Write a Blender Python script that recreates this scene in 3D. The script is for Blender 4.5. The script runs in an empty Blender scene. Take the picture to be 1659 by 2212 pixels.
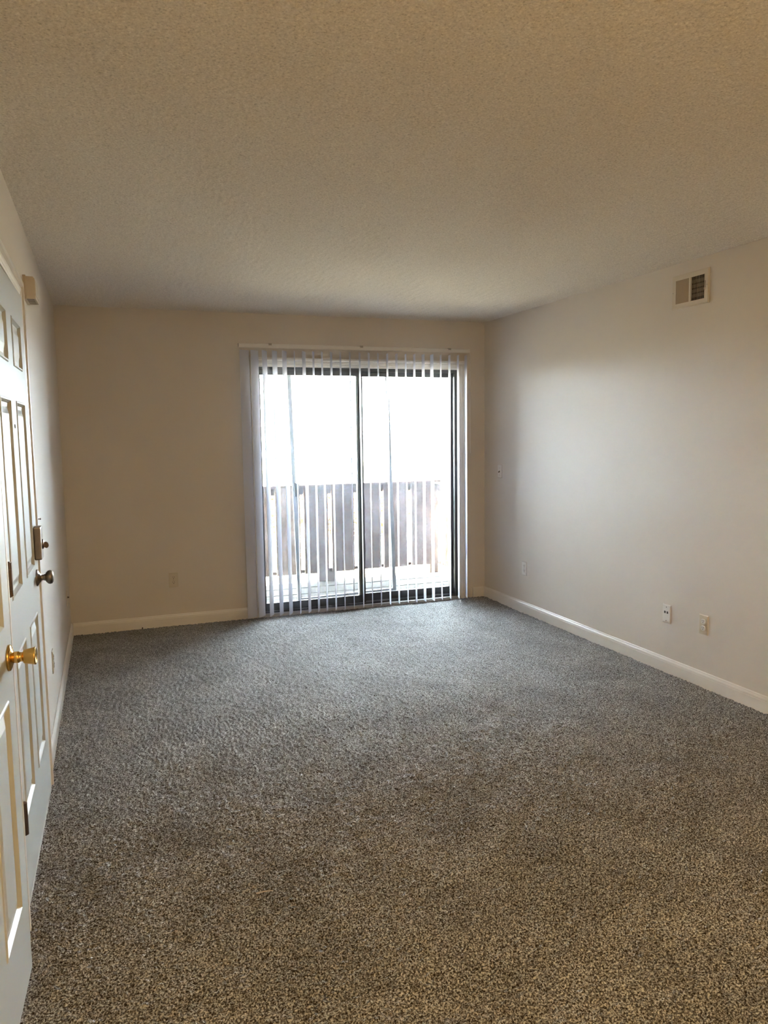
import bpy, bmesh, math, random
import numpy as np
from mathutils import Vector, Matrix

random.seed(7)
rng = np.random.default_rng(11)
S = bpy.context.scene
COL = S.collection

# ------------------------------------------------------------------ camera
F_PX, IMG_W, IMG_H = 1650.0, 1659.0, 2212.0
YAW, PITCH, ROLL = 0.348181, 0.102553, -0.0140003
CAM_Z = 1.4819
cy, sy, cp, sp = math.cos(YAW), math.sin(YAW), math.cos(PITCH), math.sin(PITCH)
fwd = Vector((sy * cp, cy * cp, -sp)); right = Vector((cy, -sy, 0)); up = right.cross(fwd)
cr, sr = math.cos(ROLL), math.sin(ROLL)
R2 = right * cr + up * sr; U2 = up * cr - right * sr
cam = bpy.data.objects.new('camera', bpy.data.cameras.new('camera'))
COL.objects.link(cam)
m = Matrix((R2, U2, -fwd)).transposed().to_4x4(); m.translation = (0, 0, CAM_Z)
cam.matrix_world = m
cam.data.sensor_fit = 'VERTICAL'; cam.data.sensor_height = 36.0; cam.data.sensor_width = 27.0
cam.data.lens = 36.0 * F_PX / IMG_H
cam.data.clip_start = 0.02; cam.data.clip_end = 500
S.camera = cam

# ------------------------------------------------------------------ world, sun, exposure
SKY_COLOR, SKY_STRENGTH = (0.82, 0.92, 1.0), 125.0
SUN_COLOR, SUN_STRENGTH = (1.0, 0.92, 0.80), 1700.0
LAMP_COLOR, LAMP_WATTS = (1.0, 0.68, 0.30), 325.0
S.view_settings.view_transform = 'Standard'; S.view_settings.look = 'None'
S.view_settings.exposure = 0.22; S.view_settings.gamma = 1.0
S.view_settings.use_curve_mapping = False
world = bpy.data.worlds.new('sky'); S.world = world; world.use_nodes = True
bg = world.node_tree.nodes['Background']
bg.inputs['Color'].default_value = (*SKY_COLOR, 1); bg.inputs['Strength'].default_value = SKY_STRENGTH
sun = bpy.data.objects.new('sun', bpy.data.lights.new('sun', 'SUN')); COL.objects.link(sun)
sun.data.energy = SUN_STRENGTH; sun.data.angle = math.radians(0.6); sun.data.color = SUN_COLOR
sun.rotation_euler = Vector((0.80, 0.28, -0.55)).to_track_quat('-Z', 'Y').to_euler()
try:
    S.cycles.max_bounces = 14; S.cycles.diffuse_bounces = 9; S.cycles.glossy_bounces = 4
    S.cycles.transmission_bounces = 8; S.cycles.transparent_max_bounces = 16
    S.cycles.sample_clamp_indirect = 12.0; S.cycles.caustics_reflective = False; S.cycles.caustics_refractive = False
except Exception:
    pass

# ------------------------------------------------------------------ room numbers (metres)
L, R, D, H = -0.3017, 3.1884, 6.1269, 2.44      # left wall, right wall, window wall, ceiling
NEAR = -2.6                                       # wall behind the camera
T = 0.12

# ------------------------------------------------------------------ helpers
def tag(o, label=None, cat=None, group=None, kind=None):
    if label: o['label'] = label
    if cat: o['category'] = cat
    if group: o['group'] = group
    if kind: o['kind'] = kind
    return o

def empty(name, loc=(0, 0, 0), rot=None, parent=None):
    o = bpy.data.objects.new(name, None); COL.objects.link(o)
    o.empty_display_size = 0.05; o.location = loc
    if rot: o.rotation_euler = rot
    if parent: o.parent = parent
    return o

def new_obj(name, me, mat=None, parent=None, smooth=False, loc=None, rot=None):
    if mat and not me.materials: me.materials.append(mat)
    o = bpy.data.objects.new(name, me); COL.objects.link(o)
    if parent: o.parent = parent
    if loc: o.location = loc
    if rot: o.rotation_euler = rot
    if smooth:
        for p in me.polygons: p.use_smooth = True
    return o

class MB:
    """collects simple shapes into one mesh"""
    def __init__(s): s.v = []; s.f = []
    def add(s, vs, fs):
        b = len(s.v); s.v += [tuple(v) for v in vs]; s.f += [tuple(i + b for i in f) for f in fs]; return s
    def box(s, x0, x1, y0, y1, z0, z1):
        vs = [(x, y, z) for z in (z0, z1) for y in (y0, y1) for x in (x0, x1)]
        return s.add(vs, [(0, 2, 3, 1), (4, 5, 7, 6), (0, 1, 5, 4), (2, 6, 7, 3), (0, 4, 6, 2), (1, 3, 7, 5)])
    def cbox(s, x0, x1, y0, y1, z0, z1, c):
        """box with chamfered edges"""
        bm = bmesh.new(); bmesh.ops.create_cube(bm, size=1)
        for v in bm.verts:
            v.co = Vector((x0 if v.co.x < 0 else x1, y0 if v.co.y < 0 else y1, z0 if v.co.z < 0 else z1))
        bmesh.ops.bevel(bm, geom=list(bm.edges), offset=c, segments=2, affect='EDGES', profile=0.6)
        bm.verts.index_update()
        s.add([v.co.copy() for v in bm.verts], [[v.index for v in f.verts] for f in bm.faces]); bm.free(); return s
    def extrude(s, prof, a, b, frame):
        """prof: 2D points (p,q) swept from a to b; frame(p,q,t)->xyz"""
        n = len(prof)
        vs = [frame(p, q, a) for p, q in prof] + [frame(p, q, b) for p, q in prof]
        fs = [(i, (i + 1) % n, n + (i + 1) % n, n + i) for i in range(n)]
        fs += [tuple(range(n - 1, -1, -1)), tuple(range(n, 2 * n))]
        return s.add(vs, fs)
    def lathe(s, prof, axis='x', n=24, c=(0, 0, 0)):
        """prof: (r, h) along axis"""
        vs = []; fs = []
        for r, h in prof:
            for k in range(n):
                a = 2 * math.pi * k / n; p, q = r * math.cos(a), r * math.sin(a)
                v = {'x': (h, p, q), 'y': (p, h, q), 'z': (p, q, h)}[axis]
                vs.append((v[0] + c[0], v[1] + c[1], v[2] + c[2]))
        for i in range(len(prof) - 1):
            for k in range(n):
                fs.append((i * n + k, i * n + (k + 1) % n, (i + 1) * n + (k + 1) % n, (i + 1) * n + k))
        fs.append(tuple(range(n - 1, -1, -1))); fs.append(tuple(range((len(prof) - 1) * n, len(prof) * n)))
        return s.add(vs, fs)
    def mesh(s, name='m', fix=True):
        me = bpy.data.meshes.new(name); me.from_pydata(s.v, [], s.f); me.update()
        if fix:
            bm = bmesh.new(); bm.from_mesh(me); bmesh.ops.recalc_face_normals(bm, faces=bm.faces); bm.to_mesh(me); bm.free()
        return me
    def obj(s, name, mat, parent=None, smooth=False, **k):
        return new_obj(name, s.mesh(name), mat, parent, smooth, **k)

def box_obj(name, mat, x0, x1, y0, y1, z0, z1, parent=None, c=0.0):
    b = MB(); b.cbox(x0, x1, y0, y1, z0, z1, c) if c else b.box(x0, x1, y0, y1, z0, z1)
    return b.obj(name, mat, parent)

# ------------------------------------------------------------------ materials
def mat(name, color, rough=0.5, metal=0.0, bump=None, noise=None, spec=0.5):
    """bump=(scale, strength, distance); noise=(scale, amount) varies the base colour"""
    ma = bpy.data.materials.new(name); ma.use_nodes = True
    nt = ma.node_tree; b = nt.nodes['Principled BSDF']
    b.inputs['Base Color'].default_value = (*color, 1); b.inputs['Roughness'].default_value = rough
    b.inputs['Metallic'].default_value = metal; b.inputs['Specular IOR Level'].default_value = spec
    tc = nt.nodes.new('ShaderNodeTexCoord')
    if noise:
        n = nt.nodes.new('ShaderNodeTexNoise'); n.inputs['Scale'].default_value = noise[0]; n.inputs['Detail'].default_value = 4
        nt.links.new(tc.outputs['Object'], n.inputs['Vector'])
        r = nt.nodes.new('ShaderNodeValToRGB')
        a = noise[1]
        r.color_ramp.elements[0].position = 0.3; r.color_ramp.elements[1].position = 0.7
        r.color_ramp.elements[0].color = (*[c * (1 - a) for c in color], 1)
        r.color_ramp.elements[1].color = (*[min(1, c * (1 + a)) for c in color], 1)
        nt.links.new(n.outputs['Fac'], r.inputs['Fac']); nt.links.new(r.outputs['Color'], b.inputs['Base Color'])
    if bump:
        n = nt.nodes.new('ShaderNodeTexNoise'); n.inputs['Scale'].default_value = bump[0]; n.inputs['Detail'].default_value = 3
        nt.links.new(tc.outputs['Object'], n.inputs['Vector'])
        bp = nt.nodes.new('ShaderNodeBump'); bp.inputs['Strength'].default_value = bump[1]; bp.inputs['Distance'].default_value = bump[2]
        nt.links.new(n.outputs['Fac'], bp.inputs['Height']); nt.links.new(bp.outputs['Normal'], b.inputs['Normal'])
    return ma

M = {}
M['wall'] = mat('greige_wall_paint', (0.71, 0.665, 0.60), 0.55, bump=(140, 0.12, 0.002), noise=(1.3, 0.02), spec=0.35)
M['trim'] = mat('white_trim_paint', (0.80, 0.78, 0.74), 0.32, bump=(60, 0.05, 0.001))
M['door'] = mat('white_door_paint', (0.57, 0.60, 0.59), 0.35, bump=(90, 0.05, 0.001))
M['plastic'] = mat('white_plate_plastic', (0.78, 0.76, 0.72), 0.35)
M['almond'] = mat('almond_plate_plastic', (0.66, 0.60, 0.49), 0.4)
M['tan'] = mat('painted_over_plastic', (0.62, 0.55, 0.45), 0.5)
M['slot'] = mat('dark_slot', (0.03, 0.025, 0.02), 0.6)
M['screw'] = mat('screw_metal', (0.45, 0.42, 0.38), 0.4, 0.8)
M['nickel'] = mat('satin_nickel', (0.26, 0.225, 0.195), 0.30, 1.0, noise=(30, 0.08))
M['hinge'] = mat('brown_hinge_metal', (0.17, 0.13, 0.11), 0.38, 0.9)
M['brass'] = mat('polished_brass', (0.80, 0.52, 0.17), 0.16, 1.0)
M['bronze'] = mat('dark_bronze_aluminium', (0.055, 0.058, 0.062), 0.38, 0.3)
M['alu'] = mat('mill_aluminium', (0.62, 0.62, 0.62), 0.35, 0.7)
M['grey_alu'] = mat('grey_screen_aluminium', (0.42, 0.44, 0.47), 0.45, 0.2)
M['pale'] = mat('pale_weatherstrip', (0.62, 0.63, 0.62), 0.6)
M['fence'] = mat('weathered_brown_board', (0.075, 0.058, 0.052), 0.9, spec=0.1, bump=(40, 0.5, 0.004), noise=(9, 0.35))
M['tan_board'] = mat('lighter_tan_board', (0.11, 0.085, 0.065), 0.9, spec=0.1, bump=(40, 0.5, 0.004), noise=(12, 0.45))  # lighter, tanner tone for some railing boards and the corner post
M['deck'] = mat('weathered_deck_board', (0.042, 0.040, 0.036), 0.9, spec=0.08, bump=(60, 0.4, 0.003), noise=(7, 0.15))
M['vent'] = mat('almond_vent_enamel', (0.66, 0.60, 0.50), 0.4)
M['ventslat'] = mat('almond_vent_slat', (0.50, 0.43, 0.34), 0.45)
M['ventdark'] = mat('vent_slat_grey', (0.22, 0.19, 0.15), 0.5)
M['ground'] = mat('pale_dry_ground', (0.50, 0.44, 0.34), 0.9, noise=(0.6, 0.25))
M['bark'] = mat('tree_bark', (0.16, 0.11, 0.08), 0.9, noise=(12, 0.3))
M['carred'] = mat('red_car_paint', (0.55, 0.03, 0.03), 0.25)
M['carwhite'] = mat('white_car_paint', (0.75, 0.75, 0.75), 0.25)
M['carglass'] = mat('car_window', (0.03, 0.035, 0.04), 0.1)
M['rubber'] = mat('black_rubber', (0.03, 0.03, 0.03), 0.8)
M['lint'] = mat('pale_lint', (0.45, 0.44, 0.46), 0.9)

def translucent_mat(name, color, mix, rough=0.5):
    ma = bpy.data.materials.new(name); ma.use_nodes = True; nt = ma.node_tree
    b = nt.nodes['Principled BSDF']; b.inputs['Base Color'].default_value = (*color, 1); b.inputs['Roughness'].default_value = rough
    t = nt.nodes.new('ShaderNodeBsdfTranslucent'); t.inputs['Color'].default_value = (*color, 1)
    mx = nt.nodes.new('ShaderNodeMixShader'); mx.inputs[0].default_value = mix
    nt.links.new(b.outputs[0], mx.inputs[1]); nt.links.new(t.outputs[0], mx.inputs[2])
    nt.links.new(mx.outputs[0], nt.nodes['Material Output'].inputs['Surface'])
    return ma
M['vane'] = translucent_mat('white_vinyl_vane', (0.74, 0.77, 0.85), 0.28, 0.4)
def leaf_mat(name, c0, c1):
    ma = translucent_mat(name, c0, 0.35, 0.7); nt = ma.node_tree
    n = nt.nodes.new('ShaderNodeTexNoise'); n.inputs['Scale'].default_value = 1.7
    tc = nt.nodes.new('ShaderNodeTexCoord'); nt.links.new(tc.outputs['Object'], n.inputs['Vector'])
    r = nt.nodes.new('ShaderNodeValToRGB'); r.color_ramp.elements[0].color = (*c0, 1); r.color_ramp.elements[1].color = (*c1, 1)
    r.color_ramp.elements[0].position = .35; r.color_ramp.elements[1].position = .65
    nt.links.new(n.outputs['Fac'], r.inputs['Fac'])
    nt.links.new(r.outputs['Color'], nt.nodes['Principled BSDF'].inputs['Base Color'])
    return ma
M['leaf_orange'] = leaf_mat('orange_autumn_leaves', (0.040, 0.012, 0.0012), (0.045, 0.022, 0.003))
M['leaf_yellow'] = leaf_mat('yellow_autumn_leaves', (0.050, 0.032, 0.004), (0.035, 0.030, 0.006))

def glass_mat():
    """clear pane with a mirror-like surface, thin dust and a bluish veil painted for lens glare"""
    ma = bpy.data.materials.new('dusty_glare_glass'); ma.use_nodes = True; nt = ma.node_tree
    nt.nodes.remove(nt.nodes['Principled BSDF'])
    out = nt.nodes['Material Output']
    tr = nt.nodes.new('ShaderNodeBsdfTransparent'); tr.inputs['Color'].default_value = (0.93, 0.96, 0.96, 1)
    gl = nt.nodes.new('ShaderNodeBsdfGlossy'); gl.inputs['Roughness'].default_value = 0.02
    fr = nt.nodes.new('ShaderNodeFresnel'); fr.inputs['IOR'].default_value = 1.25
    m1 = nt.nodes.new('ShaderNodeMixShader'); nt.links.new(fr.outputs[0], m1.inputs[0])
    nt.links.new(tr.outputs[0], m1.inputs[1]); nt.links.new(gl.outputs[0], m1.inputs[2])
    du = nt.nodes.new('ShaderNodeBsdfTranslucent'); du.inputs['Color'].default_value = (0.80, 0.86, 1.0, 1)  # dust film that also carries bluish lens glare in its colour
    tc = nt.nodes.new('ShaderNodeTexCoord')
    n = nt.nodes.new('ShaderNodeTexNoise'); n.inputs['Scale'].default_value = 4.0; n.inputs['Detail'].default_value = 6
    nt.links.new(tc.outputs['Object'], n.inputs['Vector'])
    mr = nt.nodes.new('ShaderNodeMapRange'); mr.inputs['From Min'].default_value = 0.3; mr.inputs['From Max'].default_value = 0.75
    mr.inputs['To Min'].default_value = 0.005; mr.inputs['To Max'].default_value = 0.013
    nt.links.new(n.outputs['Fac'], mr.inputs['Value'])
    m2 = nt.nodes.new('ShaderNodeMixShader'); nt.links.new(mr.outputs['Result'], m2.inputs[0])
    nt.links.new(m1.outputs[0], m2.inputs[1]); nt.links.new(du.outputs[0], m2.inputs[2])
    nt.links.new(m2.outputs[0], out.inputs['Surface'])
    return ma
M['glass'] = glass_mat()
def screen_mat():
    ma = bpy.data.materials.new('insect_mesh'); ma.use_nodes = True; nt = ma.node_tree
    b = nt.nodes['Principled BSDF']; b.inputs['Base Color'].default_value = (0.12, 0.12, 0.13, 1); b.inputs['Roughness'].default_value = .7
    tr = nt.nodes.new('ShaderNodeBsdfTransparent'); mx = nt.nodes.new('ShaderNodeMixShader'); mx.inputs[0].default_value = 0.16
    nt.links.new(tr.outputs[0], mx.inputs[1]); nt.links.new(b.outputs[0], mx.inputs[2])
    nt.links.new(mx.outputs[0], nt.nodes['Material Output'].inputs['Surface'])
    return ma
M['mesh'] = screen_mat()

def ceiling_mat():
    """sprayed popcorn: pale grains of slightly different whites with darker pits between them"""
    ma = mat('popcorn_ceiling', (0.84, 0.80, 0.73), 0.9, spec=0.1, bump=(420, 0.3, 0.0015)); nt = ma.node_tree; b = nt.nodes['Principled BSDF']
    tc = nt.nodes.new('ShaderNodeTexCoord')
    n = nt.nodes.new('ShaderNodeTexNoise'); n.inputs['Scale'].default_value = 150; n.inputs['Detail'].default_value = 2.5; n.inputs['Roughness'].default_value = .7
    nt.links.new(tc.outputs['Object'], n.inputs['Vector'])
    r = nt.nodes.new('ShaderNodeValToRGB'); e = r.color_ramp.elements
    e[0].position = .30; e[0].color = (0.52, 0.49, 0.44, 1)
    e[1].position = .72; e[1].color = (0.97, 0.94, 0.88, 1)
    for ps, c in ((.42, (.74, .70, .64, 1)), (.56, (.81, .77, .705, 1))):
        k = e.new(ps); k.color = c
    nt.links.new(n.outputs['Fac'], r.inputs['Fac']); nt.links.new(r.outputs['Color'], b.inputs['Base Color'])
    return ma
M['ceiling'] = ceiling_mat()

def carpet_mat():
    ma = mat('heather_carpet', (0.2, 0.18, 0.16), 0.95, spec=0.1); nt = ma.node_tree; b = nt.nodes['Principled BSDF']
    tc = nt.nodes.new('ShaderNodeTexCoord')
    n = nt.nodes.new('ShaderNodeTexNoise'); n.inputs['Scale'].default_value = 185; n.inputs['Detail'].default_value = 3; n.inputs['Roughness'].default_value = .65
    nt.links.new(tc.outputs['Object'], n.inputs['Vector'])
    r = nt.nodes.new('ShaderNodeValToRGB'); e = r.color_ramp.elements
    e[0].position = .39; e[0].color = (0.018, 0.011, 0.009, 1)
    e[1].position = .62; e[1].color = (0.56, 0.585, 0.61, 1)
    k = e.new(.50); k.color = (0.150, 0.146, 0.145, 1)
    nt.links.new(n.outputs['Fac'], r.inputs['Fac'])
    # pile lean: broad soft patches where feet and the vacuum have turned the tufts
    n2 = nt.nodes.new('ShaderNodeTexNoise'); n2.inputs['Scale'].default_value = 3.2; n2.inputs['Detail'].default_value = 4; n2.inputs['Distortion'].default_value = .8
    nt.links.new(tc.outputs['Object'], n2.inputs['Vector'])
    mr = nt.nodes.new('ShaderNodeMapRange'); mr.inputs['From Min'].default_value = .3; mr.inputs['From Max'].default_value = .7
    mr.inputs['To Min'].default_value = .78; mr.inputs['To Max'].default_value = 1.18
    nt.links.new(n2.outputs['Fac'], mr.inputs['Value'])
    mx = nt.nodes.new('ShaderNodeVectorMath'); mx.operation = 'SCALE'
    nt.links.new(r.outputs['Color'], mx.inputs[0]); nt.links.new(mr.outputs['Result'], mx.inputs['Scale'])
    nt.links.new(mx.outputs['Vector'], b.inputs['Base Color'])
    b.inputs['Sheen Weight'].default_value = 0.15; b.inputs['Sheen Roughness'].default_value = 0.5
    return ma
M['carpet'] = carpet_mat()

# ------------------------------------------------------------------ floor: pile carpet as a fine relief
def lattice(x, y, s, seed):
    xs, ys = x / s, y / s
    i, j = np.floor(xs).astype(np.int64), np.floor(ys).astype(np.int64)
    fx, fy = xs - i, ys - j
    fx = fx * fx * (3 - 2 * fx); fy = fy * fy * (3 - 2 * fy)
    def h(a, b):
        n = (a * 374761393 + b * 668265263 + seed * 974634777) & 0xffffffff
        n = ((n ^ (n >> 13)) * 1274126177) & 0xffffffff
        return ((n ^ (n >> 16)) & 0xffff) / 65535.0
    return (h(i, j) * (1 - fx) + h(i + 1, j) * fx) * (1 - fy) + (h(i, j + 1) * (1 - fx) + h(i + 1, j + 1) * fx) * fy

def graded_sheet(name, bands, height, extra):
    """a fine relief sheet over the room, denser where it is seen closest"""
    V = []; Fq = []; base = 0
    for y0, y1, dx, dmin, k in bands:
        rows = [y0]
        while rows[-1] < y1: rows.append(rows[-1] + max(dmin, k * rows[-1] ** 2))
        rows[-1] = y1
        xs = np.arange(L, R + dx, dx); xs[-1] = R
        X, Y = np.meshgrid(xs, np.array(rows))
        jx = rng.uniform(-.4, .4, X.shape) * dx; jx[:, 0] = jx[:, -1] = 0
        X = X + jx
        Z = height(X, Y)
        ny, nx = X.shape
        V.append(np.stack([X, Y, Z], -1).reshape(-1, 3))
        a = base + np.arange(ny - 1)[:, None] * nx + np.arange(nx - 1)[None, :]
        Fq.append(np.stack([a, a + 1, a + nx + 1, a + nx], -1).reshape(-1, 4)); base += ny * nx
    for quad in extra:
        V.append(np.array(quad, float)); Fq.append(np.array([[base, base + 1, base + 2, base + 3]])); base += 4
    V = np.concatenate(V); Fq = np.concatenate(Fq)
    me = bpy.data.meshes.new(name); me.vertices.add(len(V)); me.vertices.foreach_set('co', V.ravel())
    me.loops.add(Fq.size); me.loops.foreach_set('vertex_index', Fq.ravel().astype(np.int32))
    me.polygons.add(len(Fq)); me.polygons.foreach_set('loop_start', np.arange(0, Fq.size, 4, dtype=np.int32))
    me.update(calc_edges=True); me.validate()
    return me
def pile(X, Y):
    return (.009 * lattice(X, Y, .0066, 1) + .005 * lattice(X + 3, Y, .0040, 2) + .003 * rng.random(X.shape) - .013
            + .006 * (lattice(X, Y, .35, 5) - .5))
def popcorn(X, Y):
    c = lattice(X, Y, .0095, 21); f = lattice(X + 5, Y, .0050, 22)
    return H - .0005 - 0.0040 * np.clip(c - .35, 0, 1) - .0012 * f - .0005 * rng.random(X.shape)
def floor_mesh():
    return graded_sheet('floor', ((1.15, 2.5, .0038, .0028, .00085), (2.49, 4.0, .0052, .0028, .00085), (3.99, D, .008, .0028, .00085)), pile,
        ([(L, NEAR, -.004), (R, NEAR, -.004), (R, 1.16, -.004), (L, 1.16, -.004)],
         [(L - T, NEAR - T, -.03), (R + T, NEAR - T, -.03), (R + T, D + T, -.03), (L - T, D + T, -.03)]))
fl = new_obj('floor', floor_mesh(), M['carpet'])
tag(fl, 'grey-brown heather pile carpet covering the whole floor', 'carpet', kind='structure')

# ------------------------------------------------------------------ shell
def struct(o, label=None, cat=None): return tag(o, label, cat, kind='structure')
ce = new_obj('ceiling', graded_sheet('ceiling', ((1.25, 2.4, .0042, .0036, .0016), (2.39, 3.8, .0060, .004, .0016), (3.79, D, .009, .004, .0016)), popcorn,
    ([(L - T, NEAR - T, H), (R + T, NEAR - T, H), (R + T, D + T, H), (L - T, D + T, H)],
     [(L - T, NEAR - T, H + .1), (R + T, NEAR - T, H + .1), (R + T, D + T, H + .1), (L - T, D + T, H + .1)])), M['ceiling'])
struct(ce, 'textured popcorn ceiling over the whole room', 'ceiling')

OX0, OX1, OZ = 1.130, 2.938, 2.036          # sliding door opening
b = MB()
b.box(L - T, OX0, D, D + T, -.05, H).box(OX1, R + T, D, D + T, -.05, H).box(OX0, OX1, D, D + T, OZ, H)
struct(b.obj('wall_back', M['wall']), 'greige wall holding the sliding glass door', 'wall')
struct(box_obj('wall_right', M['wall'], R, R + T, NEAR - T, D, -.05, H), 'long greige wall with the air vent', 'wall')
struct(box_obj('wall_front', M['wall'], L - T, R + T, NEAR - T, NEAR, -.05, H), 'greige wall behind the viewer', 'wall')
FD0, FD1 = 2.484, 3.410                       # front door opening along y
CD0, CD1 = 1.450, 2.226                       # closet opening
DZ = 2.046
b = MB()
b.box(L - T, L, NEAR, CD0, -.05, H).box(L - T, L, CD1, FD0, -.05, H).box(L - T, L, FD1, D, -.05, H)
b.box(L - T, L, CD0, CD1, DZ, H).box(L - T, L, FD0, FD1, DZ, H)
struct(b.obj('wall_left', M['wall']), 'greige wall with the two white panelled doors', 'wall')

# baseboards: flat board with a moulded top
BB = [(0, 0), (.014, 0), (.014, .058), (.0125, .063), (.0135, .066), (.0115, .073), (.008, .078), (.0075, .083), (.004, .0868), (0, .0868)]
def baseboard(name, wall, a, c, label):
    fr = {'left': lambda p, q, t: (L + p, t, q), 'right': lambda p, q, t: (R - p, t, q), 'back': lambda p, q, t: (t, D - p, q)}[wall]
    b = MB(); b.extrude([(p, q - .012 if q == 0 else q) for p, q in BB], a, c, fr)
    return struct(b.obj(name, M['trim']), label, 'baseboard')
CASE_END = 3.474
baseboard('baseboard_left', 'left', CASE_END, D, 'white baseboard under the wall with the doors')
baseboard('baseboard_right', 'right', NEAR, D, 'long white baseboard under the wall with the air vent')
bl = baseboard('baseboard_back', 'back', L + .014, 1.107, 'white baseboard beside the sliding door')
b = MB(); b.extrude([(p, q - .012 if q == 0 else q) for p, q in BB], 3.066, R - .014, lambda p, q, t: (t, D - p, q))
struct(b.obj('baseboard_back_corner', M['trim']), 'short piece of white baseboard in the corner', 'baseboard')

# moulded casing profile: (width from the opening edge, thickness)
def casing_prof(w, t):
    k = w / .062
    return [(0, 0), (0, .45 * t), (.006 * k, .55 * t), (.012 * k, .50 * t), (.020 * k, .62 * t), (.030 * k, .70 * t), (.034 * k, .60 * t),
            (.042 * k, .95 * t), (.054 * k, t), (w, .92 * t), (w, 0)]

def mitred_casing(name, pts_of, o0, o1, zt, w, t, zb, mat_, sides=('a', 'head', 'b')):
    """three mitred casing lengths around an opening o0..o1, top zt; pts_of(u, n, z) -> xyz"""
    pr = casing_prof(w, t); n = len(pr); out = []
    def piece(path):
        b = MB(); vs = []
        for e in path:
            for p, q in pr: vs.append(e(p, q))
        fs = [(i, (i + 1) % n, n + (i + 1) % n, n + i) for i in range(n)] + [tuple(range(n - 1, -1, -1)), tuple(range(n, 2 * n))]
        b.add(vs, fs); return b
    if 'a' in sides: out.append(piece([lambda p, q: pts_of(o0 - p, q, zb), lambda p, q: pts_of(o0 - p, q, zt + p)]))
    if 'head' in sides: out.append(piece([lambda p, q: pts_of(o0 - p, q, zt + p), lambda p, q: pts_of(o1 + p, q, zt + p)]))
    if 'b' in sides: out.append(piece([lambda p, q: pts_of(o1 + p, q, zb), lambda p, q: pts_of(o1 + p, q, zt + p)]))
    return out

onl = lambda u, n, z: (L + n, u, z)
root = empty('trim_1', (L, FD0, 0)); tag(root, 'white moulded casing around the entry door', 'trim', kind='structure')
def put(pieces, root, mat_, names):
    for b, nm in zip(pieces, names):
        o = b.obj(nm, mat_); o.parent = root; o.matrix_parent_inverse = Matrix.Translation(-Vector(root.location))
put(mitred_casing('c', onl, FD0 - .004, FD1 + .006, DZ + .004, .060, .0215, -.012, M['trim'], ('a',)), root, M['trim'], ['side_casing'])
put(mitred_casing('c', onl, FD0 - .004, FD1 + .006, DZ + .004, .060, .026, -.012, M['trim'], ('head', 'b')), root, M['trim'], ['head_casing', 'side_casing'])
root = empty('trim_2', (L, CD0, 0)); tag(root, 'white moulded casing around the closet door', 'trim', kind='structure')
put(mitred_casing('c', onl, CD0 - .004, CD1 + .004, DZ + .004, .060, .018, -.012, M['trim']), root, M['trim'], ['side_casing', 'head_casing', 'side_casing'])
onb = lambda u, n, z: (u, D - n, z)
root = empty('trim_3', (OX0, D, 0)); tag(root, 'white fluted casing around the sliding glass door', 'trim', kind='structure')
put(mitred_casing('c', onb, 1.172, OX1, OZ, .063, .018, -.012, M['trim']), root, M['trim'], ['side_casing', 'head_casing', 'side_casing'])
b = MB(); b.box(OX0, OX0 + .012, D - .006, D + T, 0, OZ).box(OX1 - .012, OX1, D - .006, D + T, 0, OZ).box(OX0 + .012, OX1 - .012, D - .006, D + T, OZ - .012, OZ)
o = b.obj('jamb_liner', M['trim'], root); o.matrix_parent_inverse = Matrix.Translation(-Vector(root.location))
# door jambs and stops (dark gap behind the leaves is closed off)
for nm, a, c in (('trim_4', FD0, FD1), ('trim_5', CD0, CD1)):
    b = MB()
    b.box(L - T, L - .052, a, a + .03, -.01, DZ).box(L - T, L - .052, c - .03, c, -.01, DZ).box(L - T, L - .052, a, c, DZ - .03, DZ)
    b.box(L - T - .01, L - T, a - .02, c + .02, -.02, DZ + .02)
    struct(b.obj(nm, M['trim']), 'white door stop behind the ' + ('entry' if nm == 'trim_4' else 'closet') + ' door', 'trim')

# ------------------------------------------------------------------ six-panel doors
PANEL_PROF = [(0, 0), (.003, .0035), (.008, .0035), (.011, -.001), (.016, -.0075), (.026, -.0085), (.030, -.008), (.050, -.0015), (.053, -.0005)]
def panel_mesh(w, h):
    b = MB(); vs = []; fs = []
    for i, n in PANEL_PROF:
        vs += [(n, i, i), (n, w - i, i), (n, w - i, h - i), (n, i, h - i)]
    for k in range(len(PANEL_PROF) - 1):
        for e in range(4):
            fs.append((k * 4 + e, k * 4 + (e + 1) % 4, (k + 1) * 4 + (e + 1) % 4, (k + 1) * 4 + e))
    k = len(PANEL_PROF) - 1; fs.append((k * 4, k * 4 + 1, k * 4 + 2, k * 4 + 3))
    vs += [(-.014, 0, 0), (-.014, w, 0), (-.014, w, h), (-.014, 0, h)]
    j = (k + 1) * 4
    for e in range(4): fs.append((e, j + e, j + (e + 1) % 4, (e + 1) % 4))
    fs.append((j + 3, j + 2, j + 1, j))
    b.add(vs, fs); return b.mesh('door_panel')

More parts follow.
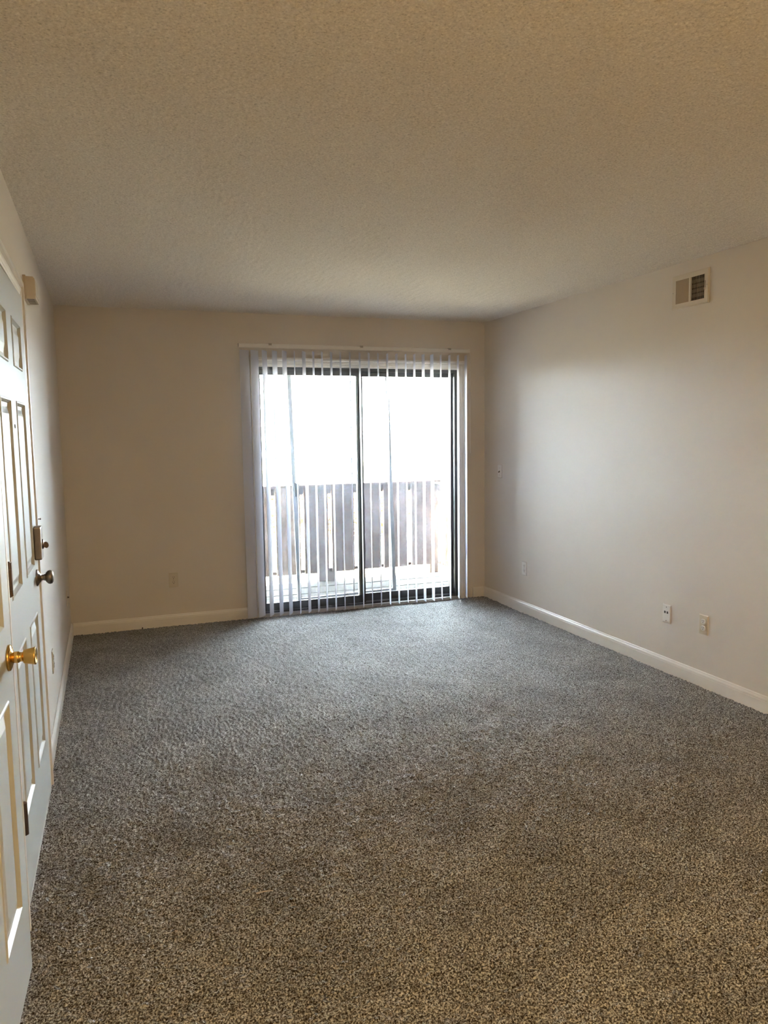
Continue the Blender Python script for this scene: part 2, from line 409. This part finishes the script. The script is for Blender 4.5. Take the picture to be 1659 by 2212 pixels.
def six_panel_door(name, loc, rz, w, us, zs, h=2.028, th=.040):
    """local: +x towards the room, +y along the width from the hinge, z up; the room face is x = 0"""
    b = MB()
    ucuts = [0] + [c for p in us for c in p] + [w]; zcuts = [0] + [c for p in zs for c in p] + [h]
    for i in range(len(ucuts) - 1):
        for j in range(len(zcuts) - 1):
            if i % 2 == 1 and j % 2 == 1: continue
            b.box(-th, 0, ucuts[i], ucuts[i + 1], zcuts[j], zcuts[j + 1])
    me = b.mesh(name)
    bm = bmesh.new(); bm.from_mesh(me); bmesh.ops.remove_doubles(bm, verts=bm.verts, dist=1e-5)
    dup = {}
    for f in bm.faces: dup.setdefault(tuple(sorted(v.index for v in f.verts)), []).append(f)
    bmesh.ops.delete(bm, geom=[f for fs in dup.values() if len(fs) > 1 for f in fs], context='FACES')
    bmesh.ops.recalc_face_normals(bm, faces=bm.faces); bm.to_mesh(me); bm.free()
    d = new_obj(name, me, M['door'], loc=loc, rot=(0, 0, rz))
    for u0, u1 in us:
        for z0, z1 in zs:
            p = new_obj('door_panel', panel_mesh(u1 - u0, z1 - z0), M['door'], d); p.location = (0, u0, z0)
    return d

def hinge(parent, u, z, hh=.10):
    h = MB()
    for a, c in ((0, .019), (.0195, .0805), (.081, .1)):
        h.lathe([(.0092, z - hh / 2 + a), (.0092, z - hh / 2 + c)], 'z', 14, (.0095, u - .003, 0))
    h.lathe([(.003, z - hh / 2 - .004), (.006, z - hh / 2), ], 'z', 10, (.0095, u - .003, 0))
    h.lathe([(.006, z + hh / 2), (.004, z + hh / 2 + .004)], 'z', 10, (.0095, u - .003, 0))
    h.box(.0, .0012, u, u + .004, z - hh / 2, z + hh / 2)
    return h.obj('hinge', M['hinge'], parent)

# entry door
fd = six_panel_door('door_1', (-.2945, 2.489, .012), -math.atan(.0120 / .911), .914, [(.107, .367), (.517, .780)],
                    [(.250, .786), (.965, 1.604), (1.724, 1.900)])
tag(fd, 'white six-panel entry door with nickel knob and deadbolt', 'door', kind='structure')
for z in (.308, 1.053, 1.80): hinge(fd, 0, z)
kz, ku = .910, .846
b = MB(); b.lathe([(.0335, 0), (.0335, .0035), (.031, .006), (.024, .010), (.018, .0145), (.0145, .018)], 'x', 28, (0, ku, kz))
rose = b.obj('knob_rose', M['nickel'], fd, smooth=True)
b = MB(); b.lathe([(.0135, .016), (.0115, .019), (.0115, .027), (.014, .0300), (.0125, .032), (.020, .036), (.0265, .043), (.0285, .050), (.0265, .058), (.020, .0625), (.008, .0645)], 'x', 28, (0, ku, kz))
b.obj('knob', M['nickel'], fd, smooth=True)
dz = 1.052
b = MB(); b.cbox(.0, .0285, ku - .036, ku + .036, dz - .066, dz + .066, .006)
db = b.obj('deadbolt', M['nickel'], fd)
b = MB(); b.lathe([(.021, .026), (.020, .032), (.012, .036)], 'x', 20, (0, ku, dz - .006))
b.obj('turn_boss', M['nickel'], db, smooth=True)
pad = [(.033, -.007), (.037, -.013), (.044, -.0165), (.050, -.0135), (.0525, -.006), (.0505, .003), (.044, .009), (.037, .008), (.033, .006)]
b = MB(); b.extrude([(p, q + dz - .006) for p, q in pad], ku - .006, ku + .006, lambda p, q, t: (p, t, q))
b.obj('thumb_turn', M['hinge'], db)
b = MB(); b.lathe([(.0075, -.001), (.0075, .002), (.005, .003)], 'x', 14, (0, .443, 1.512)); b.obj('peephole', M['hinge'], fd)
b = MB(); b.box(-.038, .001, .002, .912, -.010, .001); b.obj('door_sweep', M['pale'], fd)

# closet door, slightly ajar
cd = six_panel_door('door_2', (-.2975, 1.462, .012), -math.atan(.0372 / .76), .762, [(.100, .328), (.436, .664)],
                    [(.232, .800), (.985, 1.604), (1.724, 1.900)], th=.035)
tag(cd, 'white six-panel closet door with a brass knob, slightly ajar', 'door', kind='structure')
ku, kz = .706, .900
b = MB(); b.lathe([(.0345, 0), (.0345, .003), (.033, .006), (.026, .009), (.0175, .012), (.0135, .0135)], 'x', 32, (0, ku, kz))
b.obj('knob_rose', M['brass'], cd, smooth=True)
b = MB(); b.lathe([(.0135, .012), (.0148, .015), (.0152, .023), (.0145, .026), (.0125, .0275), (.0125, .0345), (.0165, .0362), (.0185, .0392),
                  (.0215, .0572), (.0235, .0635), (.0232, .066), (.0200, .067), (.0170, .0645), (.003, .0640)], 'x', 32, (0, ku, kz))
b.obj('knob', M['brass'], cd, smooth=True)
for z in (.25, 1.05, 1.80): hinge(cd, 0, z)

# ------------------------------------------------------------------ sliding glass door (window wall)
sd = empty('door_3', ((OX0 + OX1) / 2, D, 0)); tag(sd, 'sliding glass door with dark bronze frame onto the balcony', 'door', kind='structure')
inv = Matrix.Translation(-Vector(sd.location))
def sub(o, parent, im=None):
    o.parent = parent
    if im is not None: o.matrix_parent_inverse = im
    return o
fx0, fx1, fz1 = OX0 + .012, OX1 - .012, OZ - .012
y0, y1 = D + .012, D + .112
sub(box_obj('frame_jamb', M['bronze'], fx0, fx0 + .028, y0, y1, .03, fz1), sd, inv)
sub(box_obj('frame_jamb', M['bronze'], fx1 - .028, fx1, y0, y1, .03, fz1), sd, inv)
sub(box_obj('frame_head', M['bronze'], fx0 + .028, fx1 - .028, y0, y1, fz1 - .026, fz1), sd, inv)
b = MB(); b.box(fx0, fx1, y0, y1, .0, .034); b.box(fx0, fx1, y0 - .004, y0, .0, .030)
sub(b.obj('sill_track', M['bronze']), sd, inv)
sub(box_obj('threshold', M['alu'], OX0 + .002, OX1 - .002, D - .022, D + .012, -.008, .022, c=.002), sd, inv)
def sash(name, x0, x1, ya, label, strip=None):
    r = empty(name, (x0, ya, .034), parent=None); sub(r, sd, inv)
    bpy.context.view_layer.update()
    im = Matrix.Translation(-Vector((x0, ya, .034)))
    yb = ya + .032
    sub(box_obj('stile', M['bronze'], x0, x0 + .034, ya, yb, .036, fz1 - .024), r, im)
    sub(box_obj('stile', M['bronze'], x1 - .034, x1, ya, yb, .036, fz1 - .024), r, im)
    sub(box_obj('rail', M['bronze'], x0 + .034, x1 - .034, ya, yb, .036, .100), r, im)
    sub(box_obj('rail', M['bronze'], x0 + .034, x1 - .034, ya, yb, fz1 - .062, fz1 - .024), r, im)
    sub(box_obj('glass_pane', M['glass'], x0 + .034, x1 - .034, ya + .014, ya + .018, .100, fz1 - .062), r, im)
    if strip: sub(box_obj('weatherstrip', M['pale'], *strip, .05, fz1 - .04), r, im)
    r['label'] = label
    return r
MID = 2.036
sash('sliding_sash', fx0 + .016, MID + .018, D + .020, 'inner sliding glass sash', (MID - .034, MID - .016, D + .040, D + .066))
sash('fixed_sash', MID - .018, fx1 - .020, D + .068, 'outer fixed glass sash')

# leaning insect screen in the outer track
sc = empty('screen_door', (1.93, D + .128, .06), (0, math.radians(-1.35), 0))
tag(sc, 'grey framed sliding insect screen leaning outside the glass door', 'screen door', kind='thing')
w = .447
box_obj('stile', M['grey_alu'], -w, -w + .032, 0, .014, .012, 1.955, sc); box_obj('stile', M['grey_alu'], w - .032, w, 0, .014, .012, 1.955, sc)
box_obj('rail', M['grey_alu'], -w + .032, w - .032, 0, .014, 1.915, 1.955, sc); box_obj('rail', M['grey_alu'], -w + .032, w - .032, 0, .014, .012, .045, sc)
box_obj('insect_mesh', M['mesh'], -w + .032, w - .032, .006, .0075, .045, 1.915, sc)
box_obj('pull_handle', M['rubber'], -w + .010, -w + .056, -.014, .0, .915, 1.03, sc, c=.005)

# ------------------------------------------------------------------ vertical blind
vb = empty('vertical_blind', (2.0, D - .09, 2.15)); tag(vb, 'white vertical vane blind hanging open before the sliding glass door', 'blind')
ivb = Matrix.Translation(-Vector(vb.location))
HX0, HX1 = 1.010, 2.995
b = MB(); b.extrude([(-.020, 0), (-.020, .026), (-.015, .030), (.015, .030), (.020, .026), (.020, 0), (.016, 0), (.016, .004), (-.016, .004), (-.016, 0)],
                    HX0, HX1, lambda p, q, t: (t, D - .085 + p, 2.163 + q))
sub(b.obj('headrail', M['trim']), vb, ivb)
for x in (1.255, 2.010, 2.800):
    b = MB(); b.box(x - .035, x + .012, D - .09, D, 2.1935, 2.1955).box(x - .012, x + .012, D - .112, D - .086, 2.1935, 2.1965).box(x - .012, x + .012, D - .1125, D - .1095, 2.180, 2.1965)
    sub(b.obj('mounting_clip', M['screw']), vb, ivb)
VX = [1.0545, 1.1335, 1.2125, 1.2925, 1.3709, 1.452, 1.5293, 1.6073, 1.679, 1.756, 1.8337, 1.9147, 1.9985, 2.078, 2.1586, 2.2397, 2.3215, 2.404, 2.4823, 2.5633, 2.6428, 2.7256, 2.8066, 2.8878, 2.962]
# how many degrees each vane is turned away from the line of sight at its top and its bottom
DT = [55, 42, 26, 26, 23, 5, 18, 10, 9, 12, 9, 8, 9, 10, 8, 10, 13, 9, 12, 16, 18, 8, 12, 11, 14]
DB = [57, 34, 21, 20, 19, 6, 15, 11, 9, 9, 5, 4, 6, 4, 6, 9, 8, 6, 9, 14, 16, 7, 8, 9, 12]
SIGN = [1] * 15 + [-1] * 10
VW, ZB, ZT = .0889, .020, 2.142
for k, x in enumerate(VX):
    vy = D - .085
    phi = math.atan2(x, vy)
    b = MB(); vs = []; fs = []; nz, nu = 9, 6
    for i in range(nz):
        t = i / (nz - 1); z = ZT + (ZB - ZT) * t
        a = phi + SIGN[k] * math.radians(DT[k] * (1 - t) + DB[k] * t) + math.radians(2.0) * math.sin(3.1 * t + k * 1.7) * t * (1 - t)
        for j in range(nu):
            s = (j / (nu - 1) - .5); bow = .0022 * (1 - 4 * s * s)
            vs.append((x + math.sin(a) * s * VW + math.cos(a) * bow, vy + math.cos(a) * s * VW - math.sin(a) * bow, z))
    for i in range(nz - 1):
        for j in range(nu - 1):
            q = i * nu + j; fs.append((q, q + 1, q + nu + 1, q + nu))
    n0 = len(vs); a = phi + .3
    vs += [(v[0] + .0009 * math.cos(a), v[1] - .0009 * math.sin(a), v[2]) for v in vs]
    fs += [tuple(i + n0 for i in reversed(f)) for f in fs]
    for i in range(nz - 1):
        for j in (0, nu - 1):
            q = i * nu + j; fs.append((q, q + nu, q + nu + n0, q + n0))
    for j in range(nu - 1):
        for i in (0, nz - 1):
            q = i * nu + j; fs.append((q, q + 1, q + 1 + n0, q + n0))
    b.add(vs, fs)
    v = sub(b.obj('vane', M['vane'], smooth=False), vb, ivb)
    b = MB(); b.box(x - .004, x + .004, vy - .003, vy + .003, 2.140, 2.166).box(x - .008, x + .008, vy - .0035, vy + .0035, 2.136, 2.147)
    st = b.obj('vane_hook', M['plastic']); sub(st, v, ivb)
b = MB(); b.lathe([(.0022, 1.30), (.0038, 1.31), (.0038, 1.40), (.0026, 1.42), (.0026, 2.13), (.004, 2.135), (.004, 2.16)], 'z', 10, (3.000, D - .098, 0))
sub(b.obj('tilt_wand', M['plastic']), vb, ivb)

# ------------------------------------------------------------------ wall plates
def plate_frame(wall, a, z):
    """an Empty on a wall; local x along the wall (to the viewer's right), local y out of the wall, local z up"""
    loc = {'right': (R, a, z), 'left': (L, a, z), 'back': (a, D, z)}[wall]
    # local +y must point into the room
    rot = {'right': (0, 0, math.pi / 2), 'left': (0, 0, -math.pi / 2), 'back': (0, 0, math.pi)}[wall]
    return loc, rot
def cover(b, w=.070, h=.1143, t=.0055):
    i = .004
    vs = [(-w/2, 0, -h/2), (w/2, 0, -h/2), (w/2, 0, h/2), (-w/2, 0, h/2),
          (-w/2, t*.45, -h/2), (w/2, t*.45, -h/2), (w/2, t*.45, h/2), (-w/2, t*.45, h/2),
          (-w/2+i, t, -h/2+i), (w/2-i, t, -h/2+i), (w/2-i, t, h/2-i), (-w/2+i, t, h/2-i)]
    fs = [(3, 2, 1, 0), (8, 9, 10, 11)]
    for k in (0, 4):
        for e in range(4): fs.append((k+e, k+(e+1) % 4, k+4+(e+1) % 4, k+4+e))
    return b.add(vs, fs)
def screw(parent, x, z, y=.0055, m_='screw'):
    b = MB(); b.lathe([(.0032, y - .001), (.0032, y + .0006), (.002, y + .0012)], 'y', 12, (x, 0, z)); return b.obj('screw', M[m_], parent)
def outlet(name, wall, a, z, label, mt='almond', fm='almond'):
    loc, rot = plate_frame(wall, a, z)
    o = cover(MB()).obj(name, M[mt]); o.location = loc; o.rotation_euler = rot
    tag(o, label, 'outlet')
    for dz in (.0195, -.0195):
        pr = []
        for k in range(24):
            an = 2 * math.pi * k / 24
            pr.append((.0168 * math.cos(an), max(-.0135, min(.0135, .0168 * math.sin(an)))))
        b = MB(); b.extrude(pr, .003, .0082, lambda p, q, t: (p, t, q + dz)); r = b.obj('receptacle', M[fm], o)
        b = MB(); b.box(-.0075, -.0050, .0078, .0086, dz + .0005, dz + .0085).box(.0050, .0075, .0078, .0086, dz + .0015, dz + .0080)
        b.lathe([(.0027, .0078), (.0027, .0086)], 'y', 10, (0, 0, dz - .0065)); b.obj('slot', M['slot'], r)
    screw(o, 0, 0)
    return o
outlet('wall_outlet', 'back', .457, .360, 'almond duplex outlet on the greige wall beside the sliding door')
outlet('wall_outlet', 'right', 5.424, .364, 'small white duplex outlet between the corner switch and the jack plate', 'plastic', 'plastic')
outlet('wall_outlet', 'right', 3.418, .362, 'almond duplex outlet next to the white two-port jack plate', 'almond', 'plastic')
outlet('wall_outlet', 'left', 4.135, .355, 'almond outlet plate seen edge-on low beside the entry door', 'almond', 'almond')
# switch
loc, rot = plate_frame('right', 5.84, 1.142)
o = cover(MB()).obj('light_switch', M['plastic']); o.location = loc; o.rotation_euler = rot
tag(o, 'white toggle light switch near the corner by the sliding door', 'switch')
b = MB(); b.box(-.005, .005, .005, .0062, -.012, .012); b.obj('toggle_slot', M['almond'], o)
b = MB(); b.extrude([(.005, -.004), (.017, -.010), (.017, -.003), (.005, .007)], -.0035, .0035, lambda p, q, t: (t, p, q)); b.obj('toggle', M['ventdark'], o)
screw(o, 0, .030); screw(o, 0, -.030)
# two-port jack
loc, rot = plate_frame('right', 3.727, .358)
o = cover(MB()).obj('jack_plate', M['plastic']); o.location = loc; o.rotation_euler = rot
tag(o, 'white wall plate with two dark square jack ports', 'wall plate')
for x in (-.0105, .0115):
    j = box_obj('jack_port', M['slot'], x - .0065, x + .0065, .0050, .0062, .003, .017, o)
    b = MB(); b.box(x - .0085, x + .0085, .005, .0059, .001, .003).box(x - .0085, x + .0085, .005, .0059, .017, .019); b.obj('port_rim', M['plastic'], o)
screw(o, 0, .042, m_='hinge'); screw(o, 0, -.042, m_='hinge')
# coax plate, far on the left wall
loc, rot = plate_frame('left', 5.700, .372)
o = cover(MB()).obj('coax_plate', M['almond']); o.location = loc; o.rotation_euler = rot
tag(o, 'small cable plate with a coax stub on the left wall near the far corner', 'wall plate')
b = MB(); b.lathe([(.0075, .004), (.0075, .008), (.0048, .0085), (.0048, .017)], 'y', 12, (0, 0, 0)); b.obj('coax_connector', M['hinge'], o)
screw(o, 0, .042); screw(o, 0, -.042)
# small screw left in the wall
b = MB(); b.lathe([(.002, 0), (.002, .008), (.0045, .0085), (.0045, .011), (.003, .012)], 'x', 12); o = b.obj('wall_screw', M['hinge'], loc=(L, 3.80, 1.115))
tag(o, 'tiny dark screw head left in the wall just past the deadbolt', 'screw')

# ------------------------------------------------------------------ door chime box
ch = empty('door_chime', (L, 3.835, 2.14)); tag(ch, 'beige door chime box with a louvred underside above the entry door', 'chime')
b = MB(); b.box(0, .012, -.088, .088, -.050, .053); b.obj('base_plate', M['tan'], ch)
b = MB()
W2, HZ = .083, .048
b.extrude([(.0, -HZ), (.0, HZ), (.040, HZ), (.048, HZ - .010), (.048, -HZ + .012), (.048, -HZ)], -W2, W2, lambda p, q, t: (p, t, q))
b.obj('cover', M['tan'], ch)
for y in (-.062, -.022, .018, .055):
    b = MB(); b.box(.008, .042, y - .009, y + .009, -HZ - .0012, -HZ + .0005); b.obj('louver_slot', M['ventdark'], ch)
b = MB(); b.box(.046, .0495, -W2 + .006, W2 - .006, -HZ + .016, HZ - .016); b.obj('grille_panel', M['tan'], ch)

# ------------------------------------------------------------------ air vent on the right wall
VY0, VY1, VZ0, VZ1 = 3.448, 3.742, 2.178, 2.371
loc, rot = plate_frame('right', (VY0 + VY1) / 2, (VZ0 + VZ1) / 2)
w, h = VY1 - VY0, VZ1 - VZ0
av = empty('air_vent', loc, rot); tag(av, 'almond metal air register high on the right wall, half its slats shut', 'vent')
iw, ih = w / 2 - .032, h / 2 - .030
b = MB()
def vf(i, n): return [(-w/2+i, n, -h/2+i), (w/2-i, n, -h/2+i), (w/2-i, n, h/2-i), (-w/2+i, n, h/2-i)]
inner = [(-iw, .009, -ih), (iw, .009, -ih), (iw, .009, ih), (-iw, .009, ih)]; inner2 = [(x, .001, z) for x, _, z in inner]
vs = vf(0, 0) + vf(0, .004) + vf(.006, .010) + inner + inner2
fs = [(k+e, k+(e+1) % 4, k+4+(e+1) % 4, k+4+e) for k in (0, 4, 8, 12) for e in range(4)]
b.add(vs, fs); b.box(-.0065, .0065, .001, .009, -ih, ih)
b.obj('vent_frame', M['vent'], av)
box_obj('duct_opening', M['slot'], -iw, iw, .0005, .0014, -ih, ih, av)
nS = 9
for half, (x0, x1) in enumerate(((-iw, -.0065), (.0065, iw))):
    near = half == 1       # local +x on this wall: towards larger y or smaller y, resolved below
    st = (x1 - x0) / nS
    for k in range(nS):
        xc = x0 + (k + .5) * st
        b = MB()
        if half == 1:
            b.extrude([(-st * .50, .0030), (st * .36, .0085), (st * .42, .0078), (-st * .44, .0022)], -ih, ih, lambda p, q, t: (xc + p, q, t))
            b.obj('slat', M['ventslat'], av)
        else:
            b.extrude([(st * .12, .0022), (-st * .22, .0086), (-st * .10, .0088), (st * .24, .0022)], -ih, ih, lambda p, q, t: (xc + p, q, t))
            b.obj('slat', M['ventslat'], av)
for k in range(4):
    z = -ih + (k + 1) * 2 * ih / 5
    box_obj('damper_bar', M['ventdark'], -iw, -.0065, .0015, .0026, z - .009, z + .009, av)
box_obj('lever_slot', M['slot'], -iw - .0075, -iw - .0045, .0088, .0096, -.018, .030, av)
b = MB(); b.cbox(-iw - .013, -iw - .003, .0090, .018, -.020, -.012, .002); b.obj('damper_lever', M['vent'], av)
screw(av, -w / 2 + .012, .004, .0098); screw(av, w / 2 - .012, .0, .0098)

# ------------------------------------------------------------------ uplight floor lamp behind the viewer (the warm light in the room)
lx, ly = 0.60, -1.05
lp = empty('floor_lamp', (lx, ly, 0)); tag(lp, 'brass uplight floor lamp with a frosted bowl behind the viewer', 'lamp')
b = MB(); b.lathe([(.13, 0), (.13, .015), (.03, .03)], 'z', 32); b.obj('base', M['brass'], lp)
b = MB(); b.lathe([(.012, .02), (.012, 1.66)], 'z', 16); b.obj('pole', M['brass'], lp)
b = MB(); b.lathe([(.03, 1.64), (.10, 1.69), (.15, 1.76), (.17, 1.80), (.165, 1.80), (.145, 1.762), (.095, 1.70), (.02, 1.66)], 'z', 32)
b.obj('bowl', M['nickel'], lp, smooth=True)
pl = bpy.data.objects.new('bulb', bpy.data.lights.new('bulb', 'SPOT')); COL.objects.link(pl); pl.parent = lp
pl.location = (0, 0, 1.78); pl.rotation_euler = (math.pi, 0, 0)
pl.data.energy = LAMP_WATTS; pl.data.color = LAMP_COLOR; pl.data.shadow_soft_size = .06
pl.data.spot_size = math.radians(168); pl.data.spot_blend = .5

# ------------------------------------------------------------------ small bits on the carpet
b = MB()
for k in range(7):
    a = k * .5; x = -.022 + .0075 * k
    b.add([(x, .003 * math.sin(a), .001), (x + .008, .003 * math.sin(a + .5), .002), (x + .008, .003 * math.sin(a + .5) + .005 - .0006 * k, .004), (x, .003 * math.sin(a) + .006 - .0006 * k, .0035)], [(0, 1, 2, 3)])
o = b.obj('lint_scrap', M['lint'], loc=(.415, 2.337, .004)); tag(o, 'pale scrap of lint lying on the open carpet', 'lint')
b = MB(); b.lathe([(.001, 0), (.005, .002), (.006, .006), (.003, .011)], 'z', 7); o = b.obj('dirt_crumb', M['slot'], loc=(.208, D - .024, -.001)); tag(o, 'dark crumb of dirt at the foot of the far baseboard', 'crumb')

# ------------------------------------------------------------------ balcony
DK = -.05
dk = empty('balcony_deck', (2.0, D + .9, DK)); tag(dk, 'weathered plank balcony deck outside the sliding glass door', 'deck', kind='structure')
idk = Matrix.Translation(-Vector(dk.location))
yy = D + T + .004; DX0, DX1 = .30, 3.46
dend = D + 1.545
pw = (dend - yy) / 10
for k in range(10):
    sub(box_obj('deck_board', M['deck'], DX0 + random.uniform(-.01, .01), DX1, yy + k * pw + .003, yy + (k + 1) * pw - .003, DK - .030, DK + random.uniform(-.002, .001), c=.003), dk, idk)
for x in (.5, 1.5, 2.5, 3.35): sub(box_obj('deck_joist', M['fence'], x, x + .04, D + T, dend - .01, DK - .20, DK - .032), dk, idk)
struct(box_obj('balcony_shade_roof', M['fence'], DX0, DX1 + .1, D + T, D + 2.60, 2.21, 2.45), 'unseen brown balcony roof, made low and deep to cut sky light', 'roof')  # unseen; set low and stretched far out to hold back sky light
b = MB(); b.box(-6, OX0 - .004, D + T, D + T + .02, -3.0, 5.0).box(OX1 + .004, 9, D + T, D + T + .02, -3.0, 5.0).box(OX0 - .004, OX1 + .004, D + T, D + T + .02, OZ, 5.0).box(OX0 - .004, OX1 + .004, D + T, D + T + .02, -3.0, DK)
struct(b.obj('outside_wall', M['fence']), 'unseen outside wall, siding made dark to cut bounce onto the railing', 'wall')  # unseen siding plate, dark so little light bounces back to the boards

rl = empty('balcony_railing', (2.0, D + 1.5, DK)); tag(rl, 'dark weathered board railing along the front of the balcony', 'railing')
irl = Matrix.Translation(-Vector(rl.location))
RY = D + 1.50
boards = [(.46, .72), (.76, 1.0), (1.04, 1.270), (1.31, 1.555), (1.597, 1.853), (1.895, 2.150), (2.190, 2.433), (2.473, 2.727), (2.767, 3.046), (3.088, 3.30)]
for k, (a, c) in enumerate(boards):
    mt = M['tan_board'] if k in (3, 4) else M['fence']
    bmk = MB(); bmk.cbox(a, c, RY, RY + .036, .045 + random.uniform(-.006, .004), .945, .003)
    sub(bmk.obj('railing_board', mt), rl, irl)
sub(box_obj('top_rail', M['fence'], .30, 3.36, RY + .036, RY + .075, .865, .95, c=.003), rl, irl)
sub(box_obj('bottom_rail', M['fence'], .30, 3.36, RY + .036, RY + .075, .045, .078, c=.003), rl, irl)
sub(box_obj('cap_board', M['fence'], .30, 3.42, RY - .030, RY + .085, .945, .966, c=.003), rl, irl)
for a, c in ((2.03, 2.235), (3.30, 3.40), (.32, .46)): sub(box_obj('railing_post', M['tan_board'] if a > 3 else M['fence'], a, c, RY + .004, RY + .09, DK, .045 if 2 < a < 3 else .945, c=.004), rl, irl)
sr_ = empty('side_railing', (3.40, D + .8, DK)); tag(sr_, 'weathered board railing on the far right side of the balcony', 'railing')
isr = Matrix.Translation(-Vector(sr_.location))
y = D + T + .05; k = 0
while y + .24 < RY:
    sub(box_obj('railing_board', M['tan_board'] if k % 2 else M['fence'], 3.36, 3.396, y, y + .235, .045, .93, c=.003), sr_, isr); y += .275; k += 1
sub(box_obj('top_rail', M['fence'], 3.396, 3.43, D + T, RY, .85, .93, c=.003), sr_, isr)
sub(box_obj('bottom_rail', M['fence'], 3.396, 3.43, D + T, RY, .045, .078, c=.003), sr_, isr)
sub(box_obj('cap_board', M['fence'], 3.34, 3.44, D + T, RY - .035, .93, .952, c=.003), sr_, isr)

sl = empty('side_railing', (.40, D + .8, DK)); tag(sl, 'unseen board railing added at the left end to cut light on the deck', 'railing')  # added out of view to block sky light from the open left end
isl = Matrix.Translation(-Vector(sl.location))
y = D + T + .05
while y + .24 < RY:
    sub(box_obj('railing_board', M['fence'], .40, .436, y, y + .250, .045, .93, c=.003), sl, isl); y += .275
sub(box_obj('top_rail', M['fence'], .366, .40, D + T + .02, RY, .85, .93, c=.003), sl, isl)
sub(box_obj('bottom_rail', M['fence'], .366, .40, D + T + .02, RY, .045, .078, c=.003), sl, isl)
sub(box_obj('cap_board', M['fence'], .36, .46, D + T + .02, RY - .035, .93, .952, c=.003), sl, isl)

# ------------------------------------------------------------------ beyond: dry ground, trees in autumn leaf, parked cars
GZ = -3.0
struct(box_obj('ground', M['ground'], -60, 80, D + T + .3, 140, GZ - .2, GZ), 'pale sunlit ground below the balcony', 'ground')
def tree(x, y, h, r, lm, label):
    t = empty('autumn_tree', (x, y, GZ)); tag(t, label, 'tree', 'autumn trees beyond the balcony')
    b = MB(); b.lathe([(.16, 0), (.12, h * .35), (.07, h * .7)], 'z', 9); b.obj('trunk', M['bark'], t)
    n = 1500
    c = rng.normal(size=(n, 3)); c /= np.linalg.norm(c, axis=1)[:, None]
    c *= (r * rng.random(n) ** .4)[:, None]; c[:, 2] = c[:, 2] * .85 + h - r * .85
    a = rng.normal(size=(n, 3)); a /= np.linalg.norm(a, axis=1)[:, None]
    q = np.cross(a, rng.normal(size=(n, 3))); q /= np.linalg.norm(q, axis=1)[:, None]
    s = rng.uniform(.08, .16, n)[:, None]
    V = np.stack([c - a * s, c + q * s * .6, c + a * s, c - q * s * .6], 1).reshape(-1, 3)
    me = bpy.data.meshes.new('crown'); me.from_pydata(V.tolist(), [], np.arange(4 * n).reshape(-1, 4).tolist()); me.update()
    o = new_obj('crown', me, lm, t); o['kind'] = 'stuff'
tree(5.2, 25, 2.7, 1.0, M['leaf_yellow'], 'small yellow autumn tree seen through the leftmost open railing gap')
tree(7.4, 26, 2.65, 1.3, M['leaf_orange'], 'orange autumn tree seen through the gap above the railing foot')
tree(8.4, 34, 2.2, 1.1, M['leaf_orange'], 'low orange tree behind the others, seen beside the screen handle')
tree(11.0, 34, 2.25, 1.1, M['leaf_orange'], 'orange autumn tree seen just left of the sliding door meeting stile')
tree(10.2, 28, 2.5, 1.2, M['leaf_yellow'], 'yellow autumn tree seen through the gap right of the meeting stile')
tree(13.9, 34, 2.2, 1.1, M['leaf_yellow'], 'yellow autumn tree farthest right behind the front railing')
def car(x, y, mt, label, rz):
    c = empty('parked_car', (x, y, GZ), (0, 0, rz)); tag(c, label, 'car')
    prof = [(-2.15, .35), (-2.2, .75), (-1.9, .95), (-1.2, 1.02), (-.6, 1.42), (.9, 1.45), (1.6, 1.02), (2.1, .95), (2.2, .55), (2.15, .35)]
    b = MB(); b.extrude(prof, -.85, .85, lambda p, q, t: (p, t * (1 if q < 1.1 else .82), q)); b.obj('car_body', mt, c)
    for s in (-1, 1):
        b = MB(); b.extrude([(-1.0, 1.04), (-.55, 1.36), (.85, 1.38), (1.35, 1.04)], s * .74 - .012, s * .74 + .10 * s, lambda p, q, t: (p, t, q)); b.obj('side_window', M['carglass'], c)
        for px in (-1.35, 1.35):
            b = MB(); b.lathe([(.32, -.1), (.34, 0), (.32, .1)], 'y', 18, (px, s * .78, .34)); b.obj('wheel', M['rubber'], c)
car(13.2, 41, M['carred'], 'red car parked far below, seen through a railing gap', .5)
car(18.6, 44, M['carwhite'], 'white car parked far below, seen through a railing gap', .3)
